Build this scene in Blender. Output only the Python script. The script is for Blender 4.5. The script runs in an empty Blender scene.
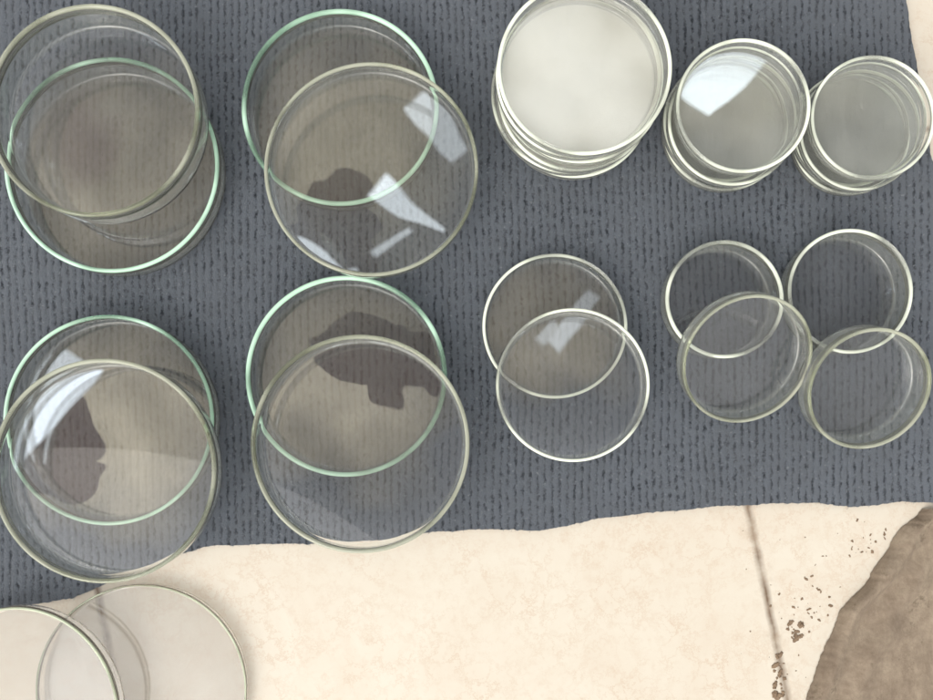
import bpy, bmesh, math, random
from mathutils import Vector, Matrix, noise
random.seed(7)
scene = bpy.context.scene
S = 0.0007      # metres on the carpet per photo unit (survey grid of the floor)
H = 0.56        # lens height above the carpet
CT = 0.004      # carpet top
def ground(px, py, z=0.0):
    k = S*(H-z)/H
    return ((px-450)*k, (420-py)*k)

# ---------------------------------------------------------------- materials
def newmat(name):
    m = bpy.data.materials.new(name); m.use_nodes = True
    nt = m.node_tree; nt.nodes.clear()
    out = nt.nodes.new('ShaderNodeOutputMaterial')
    return m, nt, out
def N(nt, t, **kw):
    n = nt.nodes.new(t)
    for k, v in kw.items(): setattr(n, k, v)
    return n
def math_(nt, op, a, b=None, c=None, clamp=False):
    n = nt.nodes.new('ShaderNodeMath'); n.operation = op; n.use_clamp = clamp
    for i, v in enumerate((a, b, c)):
        if v is None: continue
        if isinstance(v, (int, float)): n.inputs[i].default_value = v
        else: nt.links.new(v, n.inputs[i])
    return n.outputs[0]
def ramp(nt, src, stops):
    r = nt.nodes.new('ShaderNodeValToRGB'); nt.links.new(src, r.inputs[0])
    e = r.color_ramp.elements
    while len(e) < len(stops): e.new(0.5)
    for el, (p, c) in zip(e, stops):
        el.position = p
        el.color = (c, c, c, 1) if isinstance(c, (int, float)) else (*c, 1)
    return r.outputs[0]
def mixc(nt, f, a, b, mode='MIX'):
    n = nt.nodes.new('ShaderNodeMix'); n.data_type = 'RGBA'; n.blend_type = mode
    for s, v in ((0, f), (6, a), (7, b)):
        if isinstance(v, (int, float)): n.inputs[s].default_value = v
        elif isinstance(v, tuple): n.inputs[s].default_value = (*v, 1)
        else: nt.links.new(v, n.inputs[s])
    return n.outputs[2]
def noise_(nt, vec, scale, detail=4, rough=.55, dist=0):
    n = nt.nodes.new('ShaderNodeTexNoise')
    n.inputs['Scale'].default_value = scale; n.inputs['Detail'].default_value = detail
    n.inputs['Roughness'].default_value = rough; n.inputs['Distortion'].default_value = dist
    if vec is not None: nt.links.new(vec, n.inputs['Vector'])
    return n

def glass_mat(name, tint, film, filmcol, ior=1.5, lo=.35):
    m, nt, out = newmat(name)
    tc = N(nt, 'ShaderNodeTexCoord').outputs['Object']
    g = N(nt, 'ShaderNodeBsdfGlass'); g.inputs['Color'].default_value = (*tint, 1)
    g.inputs['IOR'].default_value = ior; g.inputs['Roughness'].default_value = 0.0
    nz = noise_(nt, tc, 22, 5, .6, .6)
    nb = noise_(nt, tc, 16, 1)
    bp = N(nt, 'ShaderNodeBump'); bp.inputs['Strength'].default_value = .05; bp.inputs['Distance'].default_value = .001
    nt.links.new(nb.outputs[0], bp.inputs['Height']); nt.links.new(bp.outputs[0], g.inputs['Normal'])
    d = N(nt, 'ShaderNodeBsdfDiffuse'); d.inputs['Color'].default_value = (*filmcol, 1)  # smudged pale film, also painting reflected haze and brightness into the glass
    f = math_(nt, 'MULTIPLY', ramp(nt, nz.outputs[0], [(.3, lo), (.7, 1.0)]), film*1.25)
    mx = N(nt, 'ShaderNodeMixShader')
    nt.links.new(f, mx.inputs[0]); nt.links.new(g.outputs[0], mx.inputs[1]); nt.links.new(d.outputs[0], mx.inputs[2])
    nt.links.new(mx.outputs[0], out.inputs[0])
    return m
def rim_mat(name, col, opa):
    m, nt, out = newmat(name)
    tc = N(nt, 'ShaderNodeTexCoord').outputs['Object']
    g = N(nt, 'ShaderNodeBsdfGlass'); g.inputs['Color'].default_value = (*[min(1, c+.25) for c in col], 1); g.inputs['IOR'].default_value = 1.48
    p = N(nt, 'ShaderNodeBsdfPrincipled'); p.inputs['Base Color'].default_value = (*col, 1); p.inputs['Roughness'].default_value = .15
    nz = noise_(nt, tc, 17, 2)
    f = math_(nt, 'MULTIPLY', ramp(nt, nz.outputs[0], [(.40, .15), (.60, 1.0)]), opa*1.35, clamp=True)
    mx = N(nt, 'ShaderNodeMixShader')
    nt.links.new(f, mx.inputs[0]); nt.links.new(g.outputs[0], mx.inputs[1]); nt.links.new(p.outputs[0], mx.inputs[2])
    nt.links.new(mx.outputs[0], out.inputs[0])
    return m
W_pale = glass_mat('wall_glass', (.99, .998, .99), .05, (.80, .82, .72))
W_small = glass_mat('small_dish_wall_glass', (.99, .998, .99), .08, (.88, .90, .80))
W_stack = glass_mat('stack_wall_glass', (.99, .998, .99), .10, (.90, .91, .82))
W_soft = glass_mat('thin_wall_glass', (1, 1, 1), .06, (.98, .88, .72))
G_clear = (glass_mat('clear_glass', (.999, .999, .997), .008, (.70, .70, .66)), W_pale)
G_small = (glass_mat('small_clear_glass', (.999, .999, .997), .022, (.70, .73, .74)), W_small)
G_haze = (glass_mat('painted_haze_glass', (.997, .994, .985), .045, (.84, .77, .61), lo=.5), W_pale)  # warm film paints the reflected haze into the base glass
G_sheen = (glass_mat('sheen_glass', (.997, .997, .985), .030, (.80, .78, .66), lo=.5), W_pale)
G_milk = (glass_mat('milky_glass', (.995, .998, .99), .45, (.99, .98, .91), lo=.85), W_stack)
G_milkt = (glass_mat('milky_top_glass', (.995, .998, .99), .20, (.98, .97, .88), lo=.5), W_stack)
G_grey = (glass_mat('hazy_glass', (.99, .995, .985), .11, (.90, .91, .84)), W_stack)
G_faint = (glass_mat('faint_glass', (1, 1, .998), .035, (.99, .88, .70), lo=.6), W_soft)
R_green = rim_mat('green_ground_rim', (.56, .83, .64), .78)
R_white = rim_mat('pale_ground_rim', (.86, .91, .77), .80)
R_clear = rim_mat('clear_rim', (.66, .68, .56), .36)
R_faint = rim_mat('faint_rim', (.80, .88, .66), .5)

def carpet_mat():
    m, nt, out = newmat('ribbed_carpet')
    tc = N(nt, 'ShaderNodeTexCoord').outputs['Object']
    warp = noise_(nt, tc, 5, 2)
    sep = N(nt, 'ShaderNodeSeparateXYZ'); nt.links.new(tc, sep.inputs[0])
    fine = noise_(nt, tc, 230, 3, .7)
    x = math_(nt, 'ADD', sep.outputs[0], math_(nt, 'MULTIPLY', warp.outputs[0], .014))
    x = math_(nt, 'ADD', x, math_(nt, 'MULTIPLY', sep.outputs[1], .02))
    x = math_(nt, 'ADD', x, math_(nt, 'MULTIPLY', fine.outputs[0], .0032))
    rib = math_(nt, 'SINE', math_(nt, 'MULTIPLY', x, 2*math.pi/.0051))
    rib = math_(nt, 'MULTIPLY_ADD', rib, .5, .5)
    mp = N(nt, 'ShaderNodeMapping'); mp.inputs['Scale'].default_value = (1, .65, 1); nt.links.new(tc, mp.inputs[0])
    knots = noise_(nt, mp.outputs[0], 300, 5, .85)
    big = noise_(nt, tc, 7, 6, .72)
    mid = noise_(nt, mp.outputs[0], 95, 4, .7)
    ribamp = ramp(nt, noise_(nt, tc, 12, 3).outputs[0], [(.3, .24), (.7, .46)])
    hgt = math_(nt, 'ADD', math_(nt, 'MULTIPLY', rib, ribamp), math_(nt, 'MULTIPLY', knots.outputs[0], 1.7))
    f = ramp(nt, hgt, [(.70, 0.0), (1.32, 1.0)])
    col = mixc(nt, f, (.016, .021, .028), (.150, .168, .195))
    col = mixc(nt, math_(nt, 'MULTIPLY', ramp(nt, mid.outputs[0], [(.40, 0.0), (.65, 1.0)]), .35), col, (.125, .135, .148))
    col = mixc(nt, math_(nt, 'MULTIPLY', ramp(nt, big.outputs[0], [(.35, 0.0), (.7, 1.0)]), .3), col, (.090, .097, .108))
    spk = noise_(nt, tc, 430, 4, .8)
    col = mixc(nt, ramp(nt, spk.outputs[0], [(.60, 0.0), (.70, .8)]), col, (.27, .295, .315))
    p = N(nt, 'ShaderNodeBsdfPrincipled'); p.inputs['Roughness'].default_value = .95
    p.inputs['Specular IOR Level'].default_value = .1
    p.inputs['Sheen Weight'].default_value = .10
    nt.links.new(col, p.inputs['Base Color'])
    b = N(nt, 'ShaderNodeBump'); b.inputs['Strength'].default_value = 1.0; b.inputs['Distance'].default_value = .0014
    nt.links.new(hgt, b.inputs['Height']); nt.links.new(b.outputs[0], p.inputs['Normal'])
    nt.links.new(p.outputs[0], out.inputs[0])
    return m
def tile_mat():
    m, nt, out = newmat('marbled_floor_tile')
    tc = N(nt, 'ShaderNodeTexCoord').outputs['Object']
    wn = noise_(nt, tc, 48, 6, .78)
    off = N(nt, 'ShaderNodeVectorMath', operation='SCALE'); nt.links.new(wn.outputs['Color'], off.inputs[0]); off.inputs['Scale'].default_value = .05
    vec = N(nt, 'ShaderNodeVectorMath', operation='ADD'); nt.links.new(tc, vec.inputs[0]); nt.links.new(off.outputs[0], vec.inputs[1])
    v = N(nt, 'ShaderNodeTexVoronoi', feature='DISTANCE_TO_EDGE'); v.inputs['Scale'].default_value = 62
    nt.links.new(vec.outputs[0], v.inputs['Vector'])
    vein = ramp(nt, v.outputs['Distance'], [(0.0, 1.0), (.03, .5), (.075, 0.0)])
    mask = noise_(nt, tc, 20, 6, .7)
    vein = math_(nt, 'MULTIPLY', vein, ramp(nt, mask.outputs[0], [(.38, 0.0), (.64, 1.0)]))
    cloud = noise_(nt, tc, 14, 6, .7, 1.0)
    col = mixc(nt, ramp(nt, cloud.outputs[0], [(.35, 0.0), (.7, 1.0)]), (.69, .635, .535), (.655, .58, .475))
    col = mixc(nt, math_(nt, 'MULTIPLY', vein, .55), col, (.52, .35, .22))
    r = noise_(nt, tc, 95, 6, .75)
    col = mixc(nt, ramp(nt, r.outputs[0], [(.52, 0.0), (.70, .32)]), col, (.55, .41, .29))
    sep = N(nt, 'ShaderNodeSeparateXYZ'); nt.links.new(tc, sep.inputs[0])
    X, Y = sep.outputs[0], sep.outputs[1]
    wob = math_(nt, 'MULTIPLY', math_(nt, 'SUBTRACT', noise_(nt, tc, 45, 3).outputs[0], .5), .003)
    u = math_(nt, 'ADD', math_(nt, 'ADD', math_(nt, 'MULTIPLY', X, .98), math_(nt, 'MULTIPLY', Y, .201)), wob)
    w = math_(nt, 'ADD', math_(nt, 'ADD', math_(nt, 'MULTIPLY', X, .201), math_(nt, 'MULTIPLY', Y, -.98)), wob)
    def dist(c, o):
        t = math_(nt, 'DIVIDE', math_(nt, 'SUBTRACT', c, o), .4615)
        return math_(nt, 'MULTIPLY', math_(nt, 'ABSOLUTE', math_(nt, 'SUBTRACT', t, math_(nt, 'ROUND', t))), .4615)
    d = math_(nt, 'MINIMUM', dist(u, .1938), dist(w, .33))
    j = ramp(nt, d, [(.0, 1.0), (.0005, .9), (.0009, 0.0)])
    jn = ramp(nt, noise_(nt, tc, 30, 4, .7).outputs[0], [(.35, .45), (.6, 1.0)])
    jm = math_(nt, 'MULTIPLY', j, jn)
    col = mixc(nt, jm, col, (.14, .08, .04))
    halo = math_(nt, 'MULTIPLY', ramp(nt, d, [(0.0, 1.0), (.009, 0.0)]), ramp(nt, noise_(nt, tc, 55, 6, .75).outputs[0], [(.50, 0.0), (.68, .6)]))
    col = mixc(nt, halo, col, (.33, .23, .15))
    p = N(nt, 'ShaderNodeBsdfPrincipled'); p.inputs['Roughness'].default_value = .35
    nt.links.new(col, p.inputs['Base Color'])
    b = N(nt, 'ShaderNodeBump', invert=True); b.inputs['Strength'].default_value = .2; b.inputs['Distance'].default_value = .0004
    nt.links.new(j, b.inputs['Height']); nt.links.new(b.outputs[0], p.inputs['Normal'])
    nt.links.new(p.outputs[0], out.inputs[0])
    return m
def cloth_mat():
    m, nt, out = newmat('muddy_brown_cloth')
    tc = N(nt, 'ShaderNodeTexCoord').outputs['Object']
    mp = N(nt, 'ShaderNodeMapping'); mp.inputs['Rotation'].default_value = (0, 0, math.radians(-35)); mp.inputs['Scale'].default_value = (1, .5, 1); nt.links.new(tc, mp.inputs[0])
    a = noise_(nt, mp.outputs[0], 32, 7, .72, .3); b_ = noise_(nt, tc, 190, 5, .75); s = noise_(nt, tc, 60, 5, .75)
    col = mixc(nt, ramp(nt, a.outputs[0], [(.33, 0.0), (.67, 1.0)]), (.17, .125, .09), (.37, .30, .22))
    col = mixc(nt, ramp(nt, b_.outputs[0], [(.42, 0.0), (.68, .5)]), col, (.17, .125, .085))
    col = mixc(nt, ramp(nt, s.outputs[0], [(.58, 0.0), (.68, .6)]), col, (.09, .065, .04))
    at = N(nt, 'ShaderNodeAttribute', attribute_name='hem')
    col = mixc(nt, math_(nt, 'MULTIPLY', at.outputs['Fac'], .65), col, (.08, .055, .035))
    p = N(nt, 'ShaderNodeBsdfPrincipled'); p.inputs['Roughness'].default_value = .9
    nt.links.new(col, p.inputs['Base Color'])
    b = N(nt, 'ShaderNodeBump'); b.inputs['Strength'].default_value = .6; b.inputs['Distance'].default_value = .0015
    nt.links.new(math_(nt, 'ADD', a.outputs[0], math_(nt, 'MULTIPLY', b_.outputs[0], .5)), b.inputs['Height'])
    nt.links.new(b.outputs[0], p.inputs['Normal']); nt.links.new(p.outputs[0], out.inputs[0])
    return m
def mud_mat():
    m, nt, out = newmat('dried_mud')
    tc = N(nt, 'ShaderNodeTexCoord').outputs['Object']
    a = noise_(nt, tc, 200, 3)
    p = N(nt, 'ShaderNodeBsdfPrincipled'); p.inputs['Roughness'].default_value = .9
    nt.links.new(mixc(nt, a.outputs[0], (.12, .075, .045), (.32, .23, .15)), p.inputs['Base Color'])
    nt.links.new(p.outputs[0], out.inputs[0]); return m

def link(name, mesh, parent=None):
    o = bpy.data.objects.new(name, mesh); scene.collection.objects.link(o)
    if parent: o.parent = parent
    return o
def mesh_from(name, verts, faces, mat, smooth=False):
    me = bpy.data.meshes.new(name); me.from_pydata(verts, [], faces); me.update()
    for mm in (mat if isinstance(mat, (list, tuple)) else [mat]): me.materials.append(mm)
    if smooth: me.polygons.foreach_set('use_smooth', [True]*len(me.polygons))
    return me

# ---------------------------------------------------------------- floor
fl = link('floor', mesh_from('floor', [(-3, -3, 0), (3, -3, 0), (3, 3, 0), (-3, 3, 0)], [(0, 1, 2, 3)], tile_mat()))
fl['kind'] = 'structure'; fl['label'] = 'cream marbled floor tiles with peach veins and dirty joints'

# ---------------------------------------------------------------- carpet
low = [(-420, 640), (-150, 628), (0, 610), (40, 603), (72, 598), (105, 584), (130, 572), (165, 558), (205, 547), (255, 544), (300, 544),
       (350, 542), (400, 537), (440, 531), (490, 529), (540, 531), (570, 525), (600, 518), (650, 513), (700, 508), (740, 505),
       (780, 503), (820, 503), (850, 507), (880, 505), (905, 501), (950, 503), (1000, 500)]
right = [(-280, 880), (-120, 895), (-20, 903), (40, 912), (100, 925), (185, 936), (300, 960), (420, 985), (640, 1000)]  # (y, x)
def interp(tab, v):
    for (a, fa), (b, fb) in zip(tab, tab[1:]):
        if a <= v <= b: return fa + (fb-fa)*(v-a)/(b-a)
    return tab[0][1] if v < tab[0][0] else tab[-1][1]
# knitted sheet laid out as a grid, its lower and right borders cut by hand
CN, RN = 700, 260
bm = bmesh.new()
grid = []
for c in range(CN+1):
    s = c/CN
    colv = []
    for r in range(RN+1):
        t = r/RN
        xm = -420 + s*(1000+420)
        yb = interp(low, xm) + noise.noise(Vector((xm*.03, 1, 3)))*1.6 + noise.noise(Vector((xm*.2, 5, 9)))*1.0 + noise.noise(Vector((xm*.9, 5, 2)))*.7
        py = -280 + t*(yb+280)
        xr = interp(right, py) + noise.noise(Vector((py*.05, 7, 3)))*1.8 + noise.noise(Vector((py*.4, 5, 9)))*1.0
        px = -420 + s*(xr+420)
        yb2 = interp(low, px) + noise.noise(Vector((px*.03, 1, 3)))*1.6 + noise.noise(Vector((px*.2, 5, 9)))*1.0 + noise.noise(Vector((px*.9, 5, 2)))*.7
        py = -280 + t*(yb2+280)
        x, y = ground(px, py)
        colv.append(bm.verts.new((x, y, CT)))
    grid.append(colv)
for c in range(CN):
    for r in range(RN):
        bm.faces.new((grid[c][r], grid[c][r+1], grid[c+1][r+1], grid[c+1][r]))
border = [grid[0][r] for r in range(RN+1)] + [grid[c][RN] for c in range(1, CN+1)] + [grid[CN][r] for r in range(RN-1, -1, -1)] + [grid[c][0] for c in range(CN-1, 0, -1)]
bot = [bm.verts.new((v.co.x, v.co.y, .0003)) for v in border]
for i in range(len(border)):
    j = (i+1) % len(border); bm.faces.new((border[i], bot[i], bot[j], border[j]))
pts = [(v.co.x, v.co.y) for v in border]
for i in range(RN, len(pts)-CN):
    for rep in range(5):
        if random.random() > .6: continue
        x, y = pts[i]; x0, y0 = pts[i-1]; x1, y1 = pts[(i+1) % len(pts)]
        t = Vector((x1-x0, y1-y0))
        if t.length < 1e-6: continue
        t.normalize(); nr = Vector((t.y, -t.x))
        ang = random.uniform(-1.2, 1.2)
        dr = Vector((nr.x*math.cos(ang)-nr.y*math.sin(ang), nr.x*math.sin(ang)+nr.y*math.cos(ang)))
        if nr.y > 0 and y < -.03: dr = -dr
        L = random.uniform(.0005, .0017) * (2 if random.random() < .05 else 1); w = .00009
        z0 = random.uniform(.0015, .0037); z1 = random.uniform(.0006, z0)
        q = Vector((x, y)) + t*random.uniform(-.0008, .0008) - dr*.0006; e = q + dr*L; s = Vector((-dr.y, dr.x))*w
        bm.faces.new([bm.verts.new((q.x+s.x, q.y+s.y, z0)), bm.verts.new((q.x-s.x, q.y-s.y, z0)), bm.verts.new((e.x-s.x*.5, e.y-s.y*.5, z1)), bm.verts.new((e.x+s.x*.5, e.y+s.y*.5, z1))])
me = bpy.data.meshes.new('carpet'); bm.to_mesh(me); bm.free(); me.materials.append(carpet_mat())
cp = link('carpet', me)
cp['label'] = 'dark slate blue ribbed carpet with ragged cut edge on tiles'; cp['category'] = 'carpet'

# ---------------------------------------------------------------- brown cloth
ce = [(925, 509), (906, 527), (886, 556), (866, 585), (843, 612), (829, 643), (818, 672), (808, 700), (800, 740), (797, 820)]
def lerp_edge(t):
    f = t*(len(ce)-1); i = min(int(f), len(ce)-2); f -= i
    return Vector(ce[i]).lerp(Vector(ce[i+1]), f)
NR, NC = 150, 120
verts, faces, hem = [], [], []
for r in range(NR+1):
    e = lerp_edge(r/NR)
    e.x += noise.noise(Vector((r*.07, 0, 0)))*4 + noise.noise(Vector((r*.4, 4, 0)))*1.6
    for c in range(NC+1):
        t = (c/NC)**1.3
        px = e.x + (1150-e.x)*t; py = e.y
        x, y = ground(px, py)
        q = Vector((x*9+y*5, y*16-x*8, 1.3))
        fold = math.exp(-(((px-e.x)-14-8*noise.noise(Vector((y*18, 2, 0))))/8)**2)
        fold2 = math.exp(-(((px-e.x)-48-22*noise.noise(Vector((y*12, 8, 0))))/12)**2)
        z = .0016 + .006*abs(noise.noise(q)) + .0015*noise.noise(q*4) + .004*fold + .004*fold2
        verts.append((x, y, .0006 + max(z, .0008)*min(1, c/6)))
        hem.append(max(0, 1-(px-e.x)/12)*(.5+.5*noise.noise(Vector((y*60, 1, 1)))) )
for r in range(NR):
    for c in range(NC):
        a = r*(NC+1)+c; faces.append((a, a+NC+1, a+NC+2, a+1))
cme = mesh_from('brown_cloth', verts, faces, cloth_mat(), True)
at = cme.attributes.new('hem', 'FLOAT', 'POINT'); at.data.foreach_set('value', hem)
cl = link('brown_cloth', cme)
cl['label'] = 'crumpled muddy brown cloth lying on cream tiles beside carpet'; cl['category'] = 'cloth'

# ---------------------------------------------------------------- mud crumbs
bm = bmesh.new()
def crumb(px, py, r):
    x, y = ground(px, py)
    mat = Matrix.Translation((x, y, r*.12)) @ Matrix.Rotation(random.uniform(0, 6.28), 4, 'Z') @ Matrix.Diagonal((r*random.uniform(.7, 1.8), r*random.uniform(.5, 1.1), r*.25, 1))
    res = bmesh.ops.create_icosphere(bm, subdivisions=3, radius=1, matrix=mat)
    for v in res['verts']:
        v.co += Vector((noise.noise(v.co*900), noise.noise(v.co*900+Vector((5, 0, 0))), 0))*r*.7
for i in range(18): crumb(random.gauss(781, 4), random.uniform(655, 698), random.uniform(.0005, .0021))
for i in range(14): crumb(random.gauss(797, 5), random.gauss(636, 6), random.uniform(.0005, .0022))
for i in range(26): crumb(random.gauss(820, 16), random.gauss(606, 12), random.uniform(.0003, .0012))
for i in range(20): crumb(random.gauss(868, 14), random.gauss(542, 12), random.uniform(.0003, .0012))
for i in range(26): crumb(random.uniform(740, 860), random.uniform(520, 700), random.uniform(.0002, .0007))
me = bpy.data.meshes.new('mud_crumbs'); bm.to_mesh(me); bm.free(); me.materials.append(mud_mat())
me.polygons.foreach_set('use_smooth', [True]*len(me.polygons))
mc = link('mud_crumbs', me); mc['kind'] = 'stuff'; mc['label'] = 'brown dried mud crumbs scattered on the tile'; mc['category'] = 'mud'

# ---------------------------------------------------------------- petri dishes
SEG = 144
def revolve(profile, mats=None):
    verts, faces, fm = [], [], []
    rings = []
    for (r, z) in profile:
        if r <= 1e-9:
            rings.append([len(verts)]); verts.append((0, 0, z))
        else:
            rings.append(list(range(len(verts), len(verts)+SEG)))
            for i in range(SEG):
                a = 2*math.pi*i/SEG; verts.append((r*math.cos(a), r*math.sin(a), z))
    for k in range(len(rings)-1):
        A, B = rings[k], rings[k+1]
        for i in range(SEG):
            j = (i+1) % SEG
            if len(A) == 1: faces.append((A[0], B[j], B[i]))
            elif len(B) == 1: faces.append((A[i], A[j], B[0]))
            else: faces.append((A[i], A[j], B[j], B[i]))
            fm.append(mats[k] if mats else 0)
    return verts, faces, fm
def arc(cx, cz, r, a0, a1, n=5):
    return [(cx+r*math.cos(math.radians(a0+(a1-a0)*i/n)), cz+r*math.sin(math.radians(a0+(a1-a0)*i/n))) for i in range(n+1)]
def make_dish(name, R, h, t, base_center, tilt_axis, tilt, gmat, rmat, rim_r, label, group, cat='petri dish', spin=0):
    rc = min(.0035, h*.3); ri = rc*.6
    prof = [(0, 0.0), (R*.5, 0), (R-rc-.0012, 0), (R-rc-.0004, 0)] + arc(R-rc, rc, rc, -90, 0, 7) + [(R, h*.6), (R, h-rim_r*1.2)]
    prof += [(R-t, h-rim_r*1.2), (R-t, h*.6)] + arc(R-t-ri, t+ri, ri, 0, -90, 6) + [(R-t-ri-.0004, t), (R-t-ri-.0012, t), (R*.5, t), (0, t)]
    m = [0 if (prof[k][0] < R-rc-.0003 and prof[k+1][0] < R-rc-.0003) and max(prof[k][1], prof[k+1][1]) < t*1.02 else 1 for k in range(len(prof)-1)]
    v, f, fm = revolve(prof, m)
    me = mesh_from(name+'_body', v, f, list(gmat), True)
    me.polygons.foreach_set('material_index', fm)
    bmm = bmesh.new(); bmm.from_mesh(me); bmesh.ops.recalc_face_normals(bmm, faces=bmm.faces); bmm.to_mesh(me); bmm.free()
    root = bpy.data.objects.new(name, None); root.empty_display_size = .02
    scene.collection.objects.link(root)
    link('body', me, root)
    rv = arc(R-t*.5, h-rim_r, rim_r, -90, 270, 14)
    v, f, _ = revolve(rv)
    rme = mesh_from(name+'_rim', v, f, rmat, True)
    bmm = bmesh.new(); bmm.from_mesh(rme); bmesh.ops.remove_doubles(bmm, verts=bmm.verts, dist=1e-7); bmesh.ops.recalc_face_normals(bmm, faces=bmm.faces); bmm.to_mesh(rme); bmm.free()
    link('rim', rme, root)
    rot = Matrix.Rotation(tilt, 4, Vector(tilt_axis)) if abs(tilt) > 1e-6 else Matrix.Identity(4)
    root.matrix_world = Matrix.Translation(base_center) @ rot @ Matrix.Rotation(spin, 4, 'Z')
    root['label'] = label; root['category'] = cat; root['group'] = group
    return root
def flat(name, px, py, rpx, zb, h, gm, rm, rr, label, group, base=CT, t=.0020):
    z = zb + h
    x, y = ground(px, py, z + base - CT)
    R = rpx*S*(H-z)/H
    make_dish(name, R, h, t, (x, y, base+zb+.00015), (1, 0, 0), 0, gm, rm, rr, label, group, spin=random.uniform(0, 6))
def leaning(name, px, py, rpx, h, tiltdeg, low, gm, rm, rr, label, group, base=CT, t=.0016):
    """low = horizontal direction towards the edge that touches the ground"""
    th = math.radians(tiltdeg); R = rpx*S*.965
    low = Vector((low[0], low[1], 0)).normalized()
    zr = R*math.sin(th) + h*math.cos(th)
    x, y = ground(px, py, zr + base - CT)
    nrm = Vector((low.x*math.sin(th), low.y*math.sin(th), math.cos(th)))
    c = Vector((x, y, zr+base)) - nrm*h
    axis = Vector((0, 0, 1)).cross(low)
    make_dish(name, R, h, t, c + Vector((0, 0, .0002)), axis, th, gm, rm, rr, label, group, spin=0)

gl = 'large petri dishes on the carpet'; gs = 'small petri dishes on the carpet'
D = Ld = 'petri_dish'
# A
flat(D, 111, 165, 107, 0, .022, G_haze, R_green, .0014, 'large round glass petri dish with green rim on carpet', gl)
flat(Ld, 92, 110, 106, .0225, .026, G_clear, R_clear, .0014, 'large clear glass dish half resting on green rimmed dish', gl)
# B
flat(D, 340, 107, 98, 0, .020, G_haze, R_green, .0016, 'large round glass petri dish with green rim on carpet', gl)
flat(Ld, 371, 169, 107, .0205, .013, G_sheen, R_clear, .0012, 'large hazy shallow glass dish overlapping a green rimmed dish', gl)
# F
flat(D, 108, 420, 105, 0, .020, G_haze, R_green, .0013, 'large round glass petri dish with pale green rim on carpet', gl)
flat(Ld, 103, 471, 112, .0205, .020, G_clear, R_clear, .0014, 'large clear glass dish half resting on green rimmed dish', gl)
# G
flat(D, 346, 376, 100, 0, .020, G_haze, R_green, .0016, 'large round glass petri dish with green rim on carpet', gl)
flat(Ld, 360, 444, 109, .0205, .018, G_clear, R_clear, .0014, 'large clear glass dish half resting on green rimmed dish', gl)
# H
flat(D, 555, 326, 72.5, 0, .014, G_haze, R_white, .0011, 'medium round glass petri dish with pale rim on carpet', gs)
flat(Ld, 573, 385, 77, .0145, .013, G_small, R_white, .0010, 'medium clear glass dish overlapping a pale rimmed dish', gs)
# I
flat(D, 725, 299, 58.5, 0, .0195, G_small, R_white, .0013, 'small round glass petri dish with bright pale rim', gs, t=.0016)
leaning(Ld, 748, 361, 65, .016, 22, (.25, -1), G_small, R_clear, .0011, 'small clear glass dish leaning on another petri dish', gs)
# J
flat(D, 851, 291, 62, 0, .020, G_small, R_white, .0012, 'small round glass petri dish with pale rim on carpet', gs, t=.0016)
leaning(Ld, 870, 390, 60.5, .020, 16, (.1, -1), G_small, R_clear, .0012, 'small clear glass dish leaning on another dish', gs)
# stacks
def stack(cx, cy, rpx, n, h, gms, rms, label, group, rr=.0012):
    zt = n*(h+.0004)
    X, Y = ground(cx, cy, zt); R = rpx*S*(H-zt)/H
    for i in range(n):
        zb = i*(h+.0004)
        a = 2.4*i
        off = .0022*(i < n-1)
        make_dish(D, R*(1 - .035*((n-1-i) % 2)), h, .0016, (X+off*math.cos(a), Y+off*math.sin(a), CT+zb+.0001), (1, 0, 0), 0,
                  gms[i % len(gms)], rms[i % len(rms)], rr, label, group, spin=random.uniform(0, 6))
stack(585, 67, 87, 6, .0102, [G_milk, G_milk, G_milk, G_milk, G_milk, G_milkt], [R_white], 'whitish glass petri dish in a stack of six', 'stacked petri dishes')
stack(744, 105, 67, 5, .0096, [G_grey], [R_white], 'hazy glass petri dish in a stack of five', 'stacked petri dishes', .0011)
stack(874, 117, 62, 5, .0082, [G_grey], [R_white], 'small hazy glass petri dish in a stack of five', 'stacked petri dishes', .0010)
# on the tiles
flat(D, 141, 690, 106, 0, .010, G_faint, R_faint, .0006, 'large clear petri dish lying on the cream tiles', 'petri dishes on the tiles', base=0, t=.0012)
leaning(Ld, 19, 712, 105, .013, 7, (-1, -.1), G_faint, R_faint, .0009, 'large clear glass dish leaning on a dish on tiles', 'petri dishes on the tiles', base=0, t=.0012)

# ---------------------------------------------------------------- light
EL, AZ = math.radians(50), math.radians(215)   # azimuth clockwise from +Y
w = bpy.data.worlds.new('World'); scene.world = w; w.use_nodes = True
nt = w.node_tree; nt.nodes.clear()
out = nt.nodes.new('ShaderNodeOutputWorld'); bg = nt.nodes.new('ShaderNodeBackground')
sky = nt.nodes.new('ShaderNodeTexSky'); sky.sky_type = 'NISHITA'; sky.sun_disc = False
sky.sun_elevation = EL; sky.sun_rotation = AZ; sky.air_density = 1; sky.dust_density = 3
hs = nt.nodes.new('ShaderNodeHueSaturation'); hs.inputs['Saturation'].default_value = .12; hs.inputs['Value'].default_value = 2.0
nt.links.new(sky.outputs[0], hs.inputs['Color'])
tc = nt.nodes.new('ShaderNodeTexCoord').outputs['Generated']
sp = nt.nodes.new('ShaderNodeSeparateXYZ'); nt.links.new(tc, sp.inputs[0])
zc = math_(nt, 'MAXIMUM', sp.outputs[2], .08)
U0 = math_(nt, 'DIVIDE', sp.outputs[0], zc); V0 = math_(nt, 'DIVIDE', sp.outputs[1], zc)
cv = nt.nodes.new('ShaderNodeCombineXYZ'); nt.links.new(U0, cv.inputs[0]); nt.links.new(V0, cv.inputs[1])
wn = noise_(nt, cv.outputs[0], 11, 1.5, .45); ws = nt.nodes.new('ShaderNodeSeparateColor'); nt.links.new(wn.outputs['Color'], ws.inputs[0])
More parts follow.
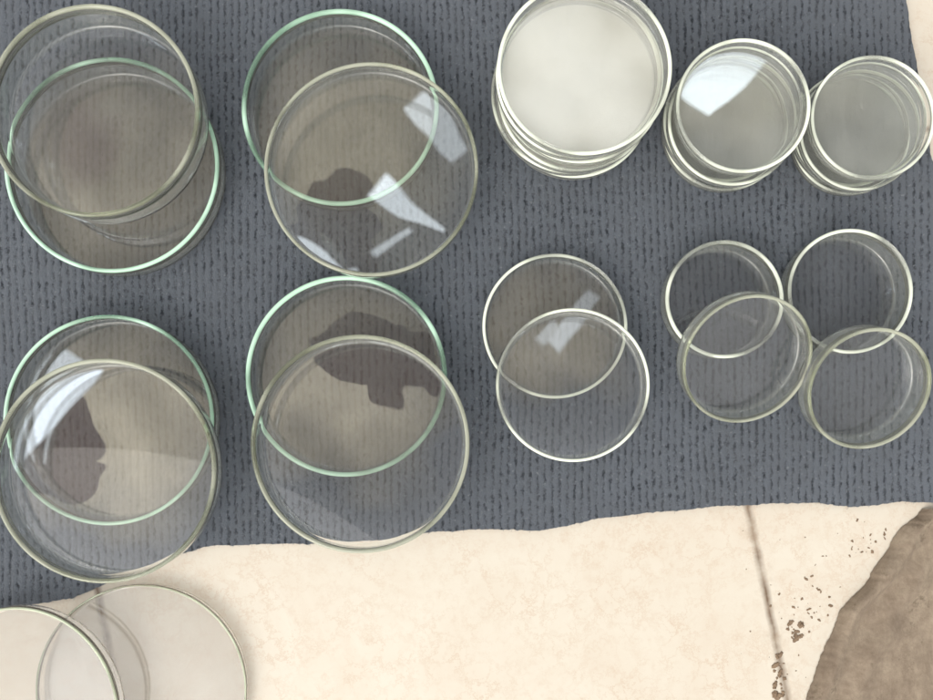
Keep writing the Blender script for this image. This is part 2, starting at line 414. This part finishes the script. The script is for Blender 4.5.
U = math_(nt, 'MULTIPLY_ADD', math_(nt, 'SUBTRACT', ws.outputs[0], .5), .17, U0)
V = math_(nt, 'MULTIPLY_ADD', math_(nt, 'SUBTRACT', ws.outputs[1], .5), .17, V0)
def blob(u0, v0, ru, rv, soft=.18):
    a = math_(nt, 'DIVIDE', math_(nt, 'SUBTRACT', U, u0), ru); b = math_(nt, 'DIVIDE', math_(nt, 'SUBTRACT', V, v0), rv)
    r2 = math_(nt, 'ADD', math_(nt, 'MULTIPLY', a, a), math_(nt, 'MULTIPLY', b, b))
    return math_(nt, 'DIVIDE', math_(nt, 'SUBTRACT', 1.0, r2), soft, clamp=True)
def addup(l):
    t = None
    for s in l: t = s if t is None else math_(nt, 'MAXIMUM', t, s)
    return t
# warm bright patches added to the sky where dishes mirror it, dimmer elsewhere
warm = addup([blob(-.42, .31, .20, .17, .95), blob(-.13, .36, .17, .16, .95), blob(-.42, .01, .20, .16, .95), blob(-.13, .05, .17, .15, .95), blob(.12, .12, .13, .11, .9), blob(.30, .45, .30, .13, .8)])
nz = noise_(nt, cv.outputs[0], 9, 3, .5, .3)
mott = ramp(nt, nz.outputs[0], [(.33, .60), (.62, 1.0)])
base = mixc(nt, warm, (1.05, 1.05, 1.05), (2.65, 2.38, 1.84))
base = mixc(nt, 1.0, base, mott, 'MULTIPLY')
far = math_(nt, 'MULTIPLY', math_(nt, 'SUBTRACT', math_(nt, 'ADD', math_(nt, 'ABSOLUTE', U0), math_(nt, 'ABSOLUTE', V0)), .9), 1.5, clamp=True)
base = mixc(nt, far, base, (1.32, 1.27, 1.20))
dk = addup([blob(-.15, .28, .06, .05, .08), blob(-.11, .24, .045, .03, .08), blob(-.19, .24, .03, .05, .08), blob(-.10, .085, .075, .026, .08), blob(-.06, .065, .03, .05, .08), blob(-.50, -.01, .06, .07, .1), blob(-.47, -.07, .05, .03, .12)])  # dark patches added to the sky, mirrored as silhouettes in the dishes
base = mixc(nt, math_(nt, 'MULTIPLY', dk, .88), base, (.34, .23, .26))
base = mixc(nt, math_(nt, 'MULTIPLY', blob(-.46, .36, .07, .06, .9), .45), base, (.8, .5, .6))  # faint rosy dark patch added to the sky for a dish reflection
glow = math_(nt, 'MULTIPLY', blob(.155, .43, .12, .11, .9), .9)  # bright patch added to the sky to whiten the tallest stack
base = mixc(nt, glow, base, (8.5, 8.5, 8.0))
col = mixc(nt, 1.0, hs.outputs[0], base, 'MULTIPLY')
def streak(u0, v0, ang, hl, hw, s, tp=0.0):
    ca, sa = math.cos(ang), math.sin(ang)
    UU = math_(nt, 'MULTIPLY_ADD', math_(nt, 'SUBTRACT', ws.outputs[0], .5), .03, U0)
    VV = math_(nt, 'MULTIPLY_ADD', math_(nt, 'SUBTRACT', ws.outputs[1], .5), .03, V0)
    du = math_(nt, 'SUBTRACT', UU, u0); dv = math_(nt, 'SUBTRACT', VV, v0)
    a = math_(nt, 'ADD', math_(nt, 'MULTIPLY', du, ca), math_(nt, 'MULTIPLY', dv, sa))
    b = math_(nt, 'ADD', math_(nt, 'MULTIPLY', du, -sa), math_(nt, 'MULTIPLY', dv, ca))
    hwv = math_(nt, 'MULTIPLY_ADD', a, tp, hw)
    fa = math_(nt, 'DIVIDE', math_(nt, 'SUBTRACT', hl, math_(nt, 'ABSOLUTE', a)), .006, clamp=True)
    fb = math_(nt, 'DIVIDE', math_(nt, 'SUBTRACT', hwv, math_(nt, 'ABSOLUTE', b)), .005, clamp=True)
    return math_(nt, 'MULTIPLY', math_(nt, 'MULTIPLY', fa, fb), s)
tot = addup([streak(*a) for a in [(-.015, .365, 2.2, .05, .02, .6, .1), (-.05, .265, 2.5, .055, .013, 1, .15), (-.07, .225, .5, .03, .007, .7), (-.165, .20, 2.75, .04, .014, 1, .2), (-.13, .185, .3, .02, .009, .8),
    (.345, .45, .9, .07, .040, .95, .1), (.155, .125, .9, .05, .013, .4), (.12, .105, .9, .02, .01, .3), (-.54, .02, 1.1, .09, .055, 1.0, .3)]])
cs = mixc(nt, tot, col, (54, 60, 66))  # bright streaks added to the sky to give the dishes their glints
nt.links.new(cs, bg.inputs['Color']); bg.inputs['Strength'].default_value = .107
nt.links.new(bg.outputs[0], out.inputs[0])
sl = bpy.data.lights.new('sun', 'SUN'); sl.energy = .5; sl.angle = math.radians(60); sl.color = (1, .96, .9)
so = bpy.data.objects.new('sun', sl); scene.collection.objects.link(so)
sd = Vector((math.sin(AZ)*math.cos(EL), math.cos(AZ)*math.cos(EL), math.sin(EL)))
so.rotation_euler = sd.to_track_quat('Z', 'Y').to_euler()

# ---------------------------------------------------------------- camera
cd = bpy.data.cameras.new('camera'); cd.sensor_width = 36; cd.lens = 36*H/(933*S)
cd.shift_x = 16.5/933; cd.shift_y = 70/933; cd.clip_start = .01; cd.clip_end = 50
co = bpy.data.objects.new('camera', cd); co.location = (0, 0, H+CT); scene.collection.objects.link(co)
scene.camera = co
scene.view_settings.view_transform = 'Standard'; scene.view_settings.look = 'None'; scene.view_settings.exposure = 0
